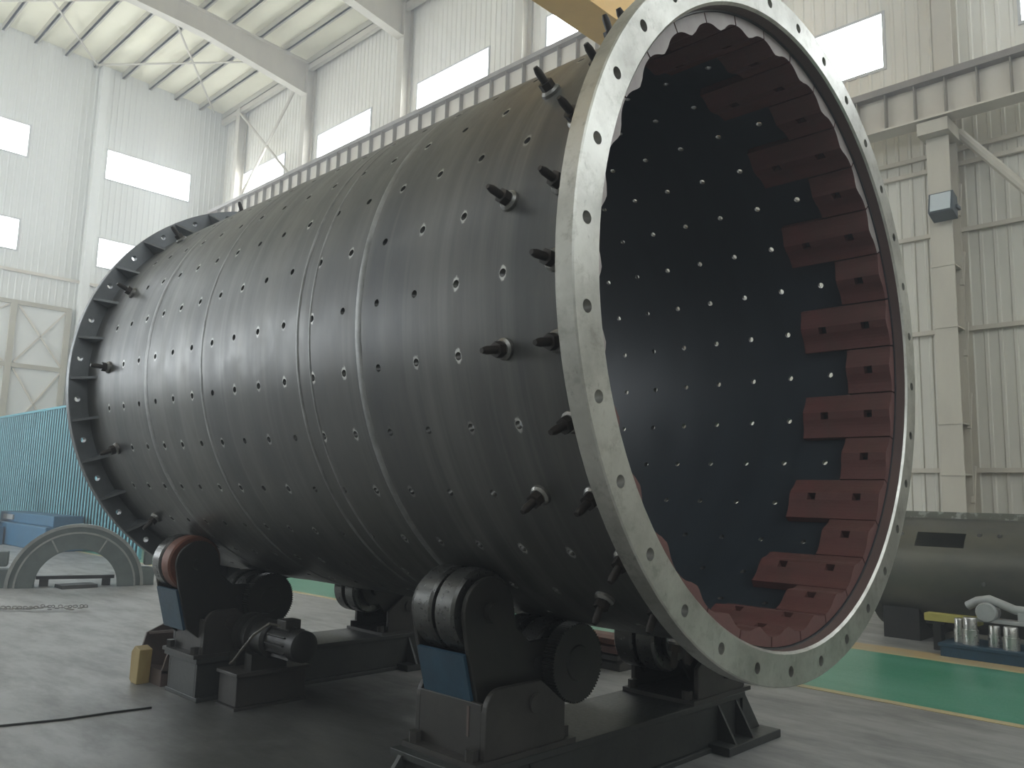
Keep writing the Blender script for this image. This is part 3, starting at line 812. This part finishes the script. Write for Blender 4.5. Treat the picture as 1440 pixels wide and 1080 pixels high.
# brown steel tray and wooden chock beside the far stand
tr = thing('steel_tray', (-4.85, -0.95, 0.0), 'brown open steel tray bracket beside the far stand', 'tray')
MB().box((-5.10, -0.72, 0.02), (-4.62, -0.70, 0.46)).build('back_panel', 'tray', tr)
MB().prism([(-1.06, 0.10), (-0.72, 0.02), (-0.72, 0.46), (-1.0, 0.30)], 'x', -4.64, -4.62).build('side_panel', 'tray', tr)
MB().prism([(-1.06, 0.10), (-0.72, 0.02), (-0.72, 0.46), (-1.0, 0.34)], 'x', -5.10, -5.08).build('side_panel', 'tray', tr)
MB().prism([(-1.06, 0.0), (-0.70, 0.0), (-0.70, 0.02), (-1.06, 0.12)], 'x', -5.10, -4.62).build('bottom_panel', 'tray', tr)
MB().bar((-5.05, -0.99, 0.34), (-4.66, -0.75, 0.40), 0.02, 0.02).build('stay', 'tray', tr)
wb = MB(); wb.prism([(-4.94, 0.02), (-4.90, 0.0), (-4.80, 0.0), (-4.78, 0.26), (-4.88, 0.28), (-4.94, 0.23)], 'y', -1.17, -1.07)
tag(wb.build('wooden_chock', 'wood', bevel=0.006), 'yellow wooden chock standing against the brown tray', 'chock')

# ------------------------------------------------------------------ things round about
# stacked liner plates behind the barrel
zz = 0.0
for i, (dx, w, h, mt, lab) in enumerate(((0.03, 0.50, 0.085, 'stand', 'lowest dark liner plate of the stack on the floor behind the barrel'), (0.0, 0.46, 0.06, 'stand', 'thin dark liner plate second from the bottom of the stack'), (0.0, 0.48, 0.075, 'liner', 'bright red liner plate second from the top of the stack'), (-0.04, 0.46, 0.07, 'rust', 'topmost brown liner plate of the stack behind the barrel'))):
    x1 = -2.74 + dx; p = MB(); prof = [(2.20, zz), (2.52, zz), (2.52, zz + h * 0.7), (2.44, zz + h * 0.75), (2.36, zz + h), (2.27, zz + h), (2.20, zz + h * 0.72)]
    o = p.prism(prof, 'x', x1 - w, x1).build('liner_plate', mt, bevel=0.004); tag(o, lab, 'plate', 'liner plates stacked behind the barrel')
    zz += h

# second, smaller shell lying behind the aisle at the right
d2 = thing('old_shell', (0.6, 6.95, 0.0), 'smaller old grey shell with a rectangular hatch lying at the right edge', 'shell')
def drum2():
    mb = MB(); n = 72; r1, r2 = 0.66, 0.64; zc = 0.74; y = 6.95
    xs = [-2.1, -1.58, -1.06, 3.2]
    # hatch spans an angular window facing the camera
    h0, h1 = 132.0, 150.0
    angs = sorted(set([360 * k / n for k in range(n)] + [h0, h1]))
    def P(x, a, r): return (x, y + r * math.cos(rad(a)), zc + r * math.sin(rad(a)))
    for r in (r1, r2):
        g_ = [[mb.vert(P(x, a, r)) for a in angs] for x in xs]
        for i in range(3):
            for k in range(len(angs)):
                k2 = (k + 1) % len(angs)
                if i == 1 and h0 - 1e-6 <= angs[k] < h1 - 1e-6: continue
                mb.face((g_[i][k], g_[i + 1][k], g_[i + 1][k2], g_[i][k2]))
    hv = [(xs[1], h0), (xs[1], h1), (xs[2], h1), (xs[2], h0)]
    for a in range(4):
        p, q = hv[a], hv[(a + 1) % 4]
        mb.face([mb.vert(P(p[0], p[1], r1)), mb.vert(P(q[0], q[1], r1)), mb.vert(P(q[0], q[1], r2)), mb.vert(P(p[0], p[1], r2))])
    for x in (xs[0], xs[-1]):
        for k in range(len(angs)):
            k2 = (k + 1) % len(angs)
            mb.face([mb.vert(P(x, angs[k], r1)), mb.vert(P(x, angs[k2], r1)), mb.vert(P(x, angs[k2], r2)), mb.vert(P(x, angs[k], r2))])
    return mb.build('drum', 'drum2', d2, smooth=True, bevel_fix=False)
drum2()
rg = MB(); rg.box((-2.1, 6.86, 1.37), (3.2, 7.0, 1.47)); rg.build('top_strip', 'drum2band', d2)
for x in (-2.0, -0.2, 1.9):
    MB().tubering((x - 0.02, 6.95, 0.74), (x + 0.02, 6.95, 0.74), [(0, 0.655), (0, 0.67), (1, 0.67), (1, 0.655)], 72).build('hoop', 'drum2', d2, smooth=True)
for k, (x, z) in enumerate(((-1.75, 1.2), (-0.92, 1.22), (-0.72, 1.22), (-1.8, 0.98), (-0.85, 0.7))):
    yy = 6.95 - math.sqrt(0.66 ** 2 - (z - 0.74) ** 2)
    MB().cyl((x, yy - 0.02, z), (x, yy + 0.02, z), 0.022, 12).build('stud', 'washer', d2)
for x, lab in ((-1.75, 'black steel cradle block under the left end of the old shell'), (1.6, 'black steel cradle block under the old shell out by the frame edge')):
    cb = MB(); cb.prism([(6.35, 0), (7.55, 0), (7.55, 0.36)] + [(6.95 + 0.675 * math.cos(rad(a)), 0.74 + 0.675 * math.sin(rad(a))) for a in (-40, -60, -80, -100, -120, -140)] + [(6.35, 0.36)], 'x', x - 0.2, x + 0.2)
    tag(cb.build('cradle_block', 'black'), lab, 'block')
# blue pallet frame with turned parts
pf = thing('steel_pallet', (-0.2, 5.8, 0.0), 'flat dark blue steel pallet in front of the old shell', 'pallet')
MB().box((-1.10, 5.50, 0.10), (1.0, 6.12, 0.135)).build('deck', 'bluepaint', pf, bevel=0.004)
MB().box((-1.08, 5.51, 0.0), (1.0, 5.56, 0.10)).build('front_rail', 'bluepaint', pf)
MB().box((-1.08, 6.05, 0.0), (1.0, 6.10, 0.10)).build('rear_rail', 'bluepaint', pf)
cyls = ((-0.955, 5.74, 0.055, 0.24, 'left turned steel sleeve on the blue pallet'), (-0.83, 5.66, 0.075, 0.27, 'tallest pale turned steel cylinder near the left of the blue pallet'),
        (-0.62, 5.70, 0.06, 0.21, 'middle turned steel cylinder on the blue pallet'), (-0.46, 5.64, 0.075, 0.22, 'right pale turned steel cylinder on the blue pallet'), (-0.22, 5.70, 0.08, 0.18, 'short turned steel cylinder at the right frame edge on the blue pallet'))
for x, y, r, h, lab in cyls:
    mb = MB().lathe((x, y, 0.135), (x, y, 0.135 + h), [(0, r), (0.55, r), (0.56, r * 0.86), (0.97, r * 0.86), (1, r * 0.8)], 28)
    tag(mb.build('turned_cylinder', 'polish', smooth=True), lab, 'cylinder', 'turned parts on the blue pallet')
bd = MB(); bd.box((-1.34, 5.86, 0.30), (-0.80, 6.02, 0.38)); bdo = bd.build('yellow_beam', 'boardyellow', bevel=0.005)
tag(bdo, 'yellow painted bar lying on the parts at the blue pallet', 'bar')
tb = thing('support_trestle', (-1.2, 5.94, 0.0), 'low black trestle under the yellow bar', 'trestle')
MB().box((-1.26, 5.88, 0.0), (-1.18, 6.0, 0.27)).build('leg', 'black', tb); MB().box((-1.33, 5.88, 0.27), (-1.14, 6.0, 0.30)).build('top', 'black', tb)
ar = thing('machined_bracket', (-0.5, 5.82, 0.36), 'pale cast arm bracket lying across the turned cylinders', 'bracket')
MB().tube([(-0.90, 5.86, 0.50), (-0.80, 5.84, 0.56), (-0.68, 5.82, 0.59), (-0.56, 5.80, 0.55), (-0.45, 5.80, 0.51), (-0.2, 5.80, 0.50), (0.1, 5.80, 0.50)], 0.045, 12).build('arm', 'lightgrey', ar, smooth=True)
MB().lathe((-0.70, 5.72, 0.46), (-0.70, 5.92, 0.46), [(0, 0.09), (0.1, 0.10), (0.9, 0.10), (1, 0.09)], 24).build('boss', 'lightgrey', ar, smooth=True)
MB().box((-0.80, 5.74, 0.36), (-0.30, 5.90, 0.40)).build('foot_plate', 'lightgrey', ar, bevel=0.005)
MB().box((-0.42, 5.76, 0.40), (-0.26, 5.88, 0.50)).build('web', 'lightgrey', ar)
po = thing('cream_post', (-0.42, 6.1, 0.0), 'pale cream post standing before the old shell at the right edge', 'post')
MB().lathe((-0.36, 6.21, 0.0), (-0.36, 6.21, 1.28), [(0, 0.07), (0.03, 0.07), (0.04, 0.045), (0.5, 0.045), (0.51, 0.06), (0.56, 0.06), (0.57, 0.045), (1, 0.045)], 20).build('tube', 'lightgrey', po, smooth=True)

# half-ring bearing cap on the floor at the left
hc = thing('bearing_cap', (-11.78, 0.66, 0.0), 'grey half-ring casting standing on its split faces on the floor at the left', 'casting')
hc.rotation_euler = (0, 0, -rad(19))
def hcpart(mb, name, mat, **kw):
    me = mb.mesh(name, mat, kw.get('smooth', False)); o = bpy.data.objects.new(name, me); COL.objects.link(o); o.parent = hc
    if kw.get('bevel'): bb = o.modifiers.new('bevel', 'BEVEL'); bb.width = kw['bevel']; bb.segments = 2; bb.limit_method = 'ANGLE'
    return o
def halfring(r0, r1, x0, x1, n=40, z0=0.0):
    mb = MB(); o_ = arc(0, 0, r1, 0, 180, n); i_ = arc(0, 0, r0, 180, 0, n)
    for k in range(n):
        a, b_ = o_[k], o_[k + 1]; c, d = i_[n - k], i_[n - k - 1]
        q = [(a[0], a[1] + z0), (b_[0], b_[1] + z0), (d[0], d[1] + z0), (c[0], c[1] + z0)]
        base = len(mb.v)
        mb.v += [(x0, *p) for p in q] + [(x1, *p) for p in q]
        for f_ in ((0, 1, 2, 3), (7, 6, 5, 4), (0, 4, 5, 1), (2, 6, 7, 3)): mb.face([base + i for i in f_])
        if k == 0: mb.face([base + i for i in (0, 3, 7, 4)])
        if k == n - 1: mb.face([base + i for i in (1, 5, 6, 2)])
    return mb
hcpart(halfring(0.56, 0.80, -0.18, 0.20), 'arch', 'cap')
hcpart(halfring(0.80, 0.92, -0.30, 0.12), 'outer_band', 'cap')
hcpart(halfring(0.885, 0.93, 0.10, 0.14), 'rim', 'cap_bright')
hcpart(halfring(0.79, 0.815, 0.19, 0.215), 'rim', 'cap_bright')
for y in (-0.98, 0.98):
    hcpart(MB().box((-0.28, y - 0.10, 0.0), (0.10, y + 0.10, 0.26)), 'ear', 'cap', bevel=0.01)
    hcpart(MB().box((-0.22, y - 0.06, 0.30), (0.04, y + 0.06, 0.52)), 'lug', 'cap', bevel=0.02)
for a in (62, 118):
    p = Vector((0.205, 0.58 * math.cos(rad(a)), 0.58 * math.sin(rad(a)))); q = Vector((0.205, 0.78 * math.cos(rad(a)), 0.78 * math.sin(rad(a))))
    hcpart(MB().bar(p, q, 0.03, 0.02), 'joint_strip', 'cap_bright')
bt = thing('timber_batten', (-11.81, 0.66, 0.0), 'dark bar seen through the arch of the bearing cap', 'bar')
bt.rotation_euler = (0, 0, -rad(19))
for nm, a_, b_ in (('bar', (-0.08, -0.53, 0.10), (0.0, 0.53, 0.15)), ('packer', (-0.1, -0.48, 0.0), (0.02, -0.36, 0.10)), ('packer', (-0.1, 0.36, 0.0), (0.02, 0.48, 0.10))):
    o = bpy.data.objects.new(nm, MB().box(a_, b_).mesh(nm, 'black')); COL.objects.link(o); o.parent = bt
tag(MB().prism([(-11.75, 0), (-11.4, 0), (-11.42, 0.05), (-11.73, 0.05)], 'y', 0.35, 0.85).build('packing_plate', 'black', bevel=0.004), 'low dark plate lying on the floor inside the arch', 'plate')

# lifting chain on the floor
def chain():
    mb = MB(); P0, P1 = Vector((-9.85, -1.25, 0.0)), Vector((-8.95, -0.10, 0.0)); n = 46; rr = random.Random(5)
    d = (P1 - P0) / n; u = d.normalized(); s_ = Vector((-u.y, u.x, 0))
    for k in range(n):
        spread = 0.012 if k < 26 else 0.05
        c = P0 + d * k + s_ * rr.uniform(-spread, spread) + Vector((0, 0, 0.022 + (0.018 if k % 2 else 0) + (0.0 if k < 26 else rr.uniform(0, 0.03))))
        tw = rr.uniform(-0.5, 0.5) if k > 26 else 0
        uu = (u * math.cos(tw) + s_ * math.sin(tw)); ss = Vector((-uu.y, uu.x, 0)); ax = ss if k % 2 == 0 else Vector((0, 0, 1))
        path = [c + uu * 0.026 * math.cos(2 * pi * j / 10) + ax * 0.014 * math.sin(2 * pi * j / 10) for j in range(11)]
        mb.tube(path, 0.006, 5)
    return mb.build('lifting_chain', 'washer')
tag(chain(), 'steel lifting chain laid out on the concrete at the left', 'chain')
tag(MB().tube([(-6.4, -3.6, 0.006), (-5.3, -2.9, 0.006), (-4.19, -2.239, 0.006), (-4.1, -1.9, 0.006), (-4.08, -1.6, 0.006), (-4.045, -1.36, 0.006)], 0.007, 8).build('floor_cable', 'cable', smooth=True), 'thin black cable running over the floor towards the far stand', 'cable')

# far left: teal sheet partition and blue machines
tp = thing('teal_partition', (-23.5, 3.25, 0.0), 'teal corrugated sheet partition at the far left', 'partition')
mb = MB(); ribbed(mb, 'x', -27.95, -16.0, 0.0, 3.55, 3.25, -1); mb.build('sheet', 'teal', tp, bevel_fix=False)
MB().box((-27.95, 3.25, 0.0), (-16.0, 3.31, 3.55)).build('backing', 'teal', tp)
MB().box((-27.95, 3.2, 3.52), (-16.0, 3.33, 3.58)).build('cap_rail', 'teal', tp)
bm_ = thing('blue_machine_bed', (-22.5, 2.6, 0.0), 'long dark blue machine bed in front of the teal partition', 'machine')
MB().box((-24.0, 2.25, 0.0), (-18.8, 3.1, 0.55)).build('bed', 'blue', bm_, bevel=0.03)
MB().box((-23.0, 2.4, 0.55), (-18.8, 3.05, 0.80)).build('table', 'blue', bm_, bevel=0.02)
MB().box((-22.6, 2.36, 0.62), (-21.8, 2.4, 0.74)).build('name_plate', 'lightgrey', bm_)
mm = thing('grey_machine_head', (-22.6, 1.9, 0.0), 'small grey and blue machine with a round column at the far left', 'machine')
MB().box((-23.4, 1.4, 0.0), (-21.8, 2.2, 0.45)).build('base', 'blue', mm, bevel=0.02)
MB().box((-23.1, 1.5, 0.45), (-22.2, 2.1, 0.95)).build('head', 'lightgrey', mm, bevel=0.04)
MB().cyl((-22.7, 1.8, 0.95), (-22.7, 1.8, 1.9), 0.09, 16).build('column', 'lightgrey', mm, smooth=True)
MB().lathe((-22.85, 1.8, 1.75), (-22.55, 1.8, 1.75), [(0, 0.2), (0.2, 0.3), (0.8, 0.3), (1, 0.2)], 20).build('wheel', 'teal', mm, smooth=True)
MB().box((-22.9, 1.55, 1.05), (-22.3, 2.0, 1.2)).build('slide', 'tan', mm)
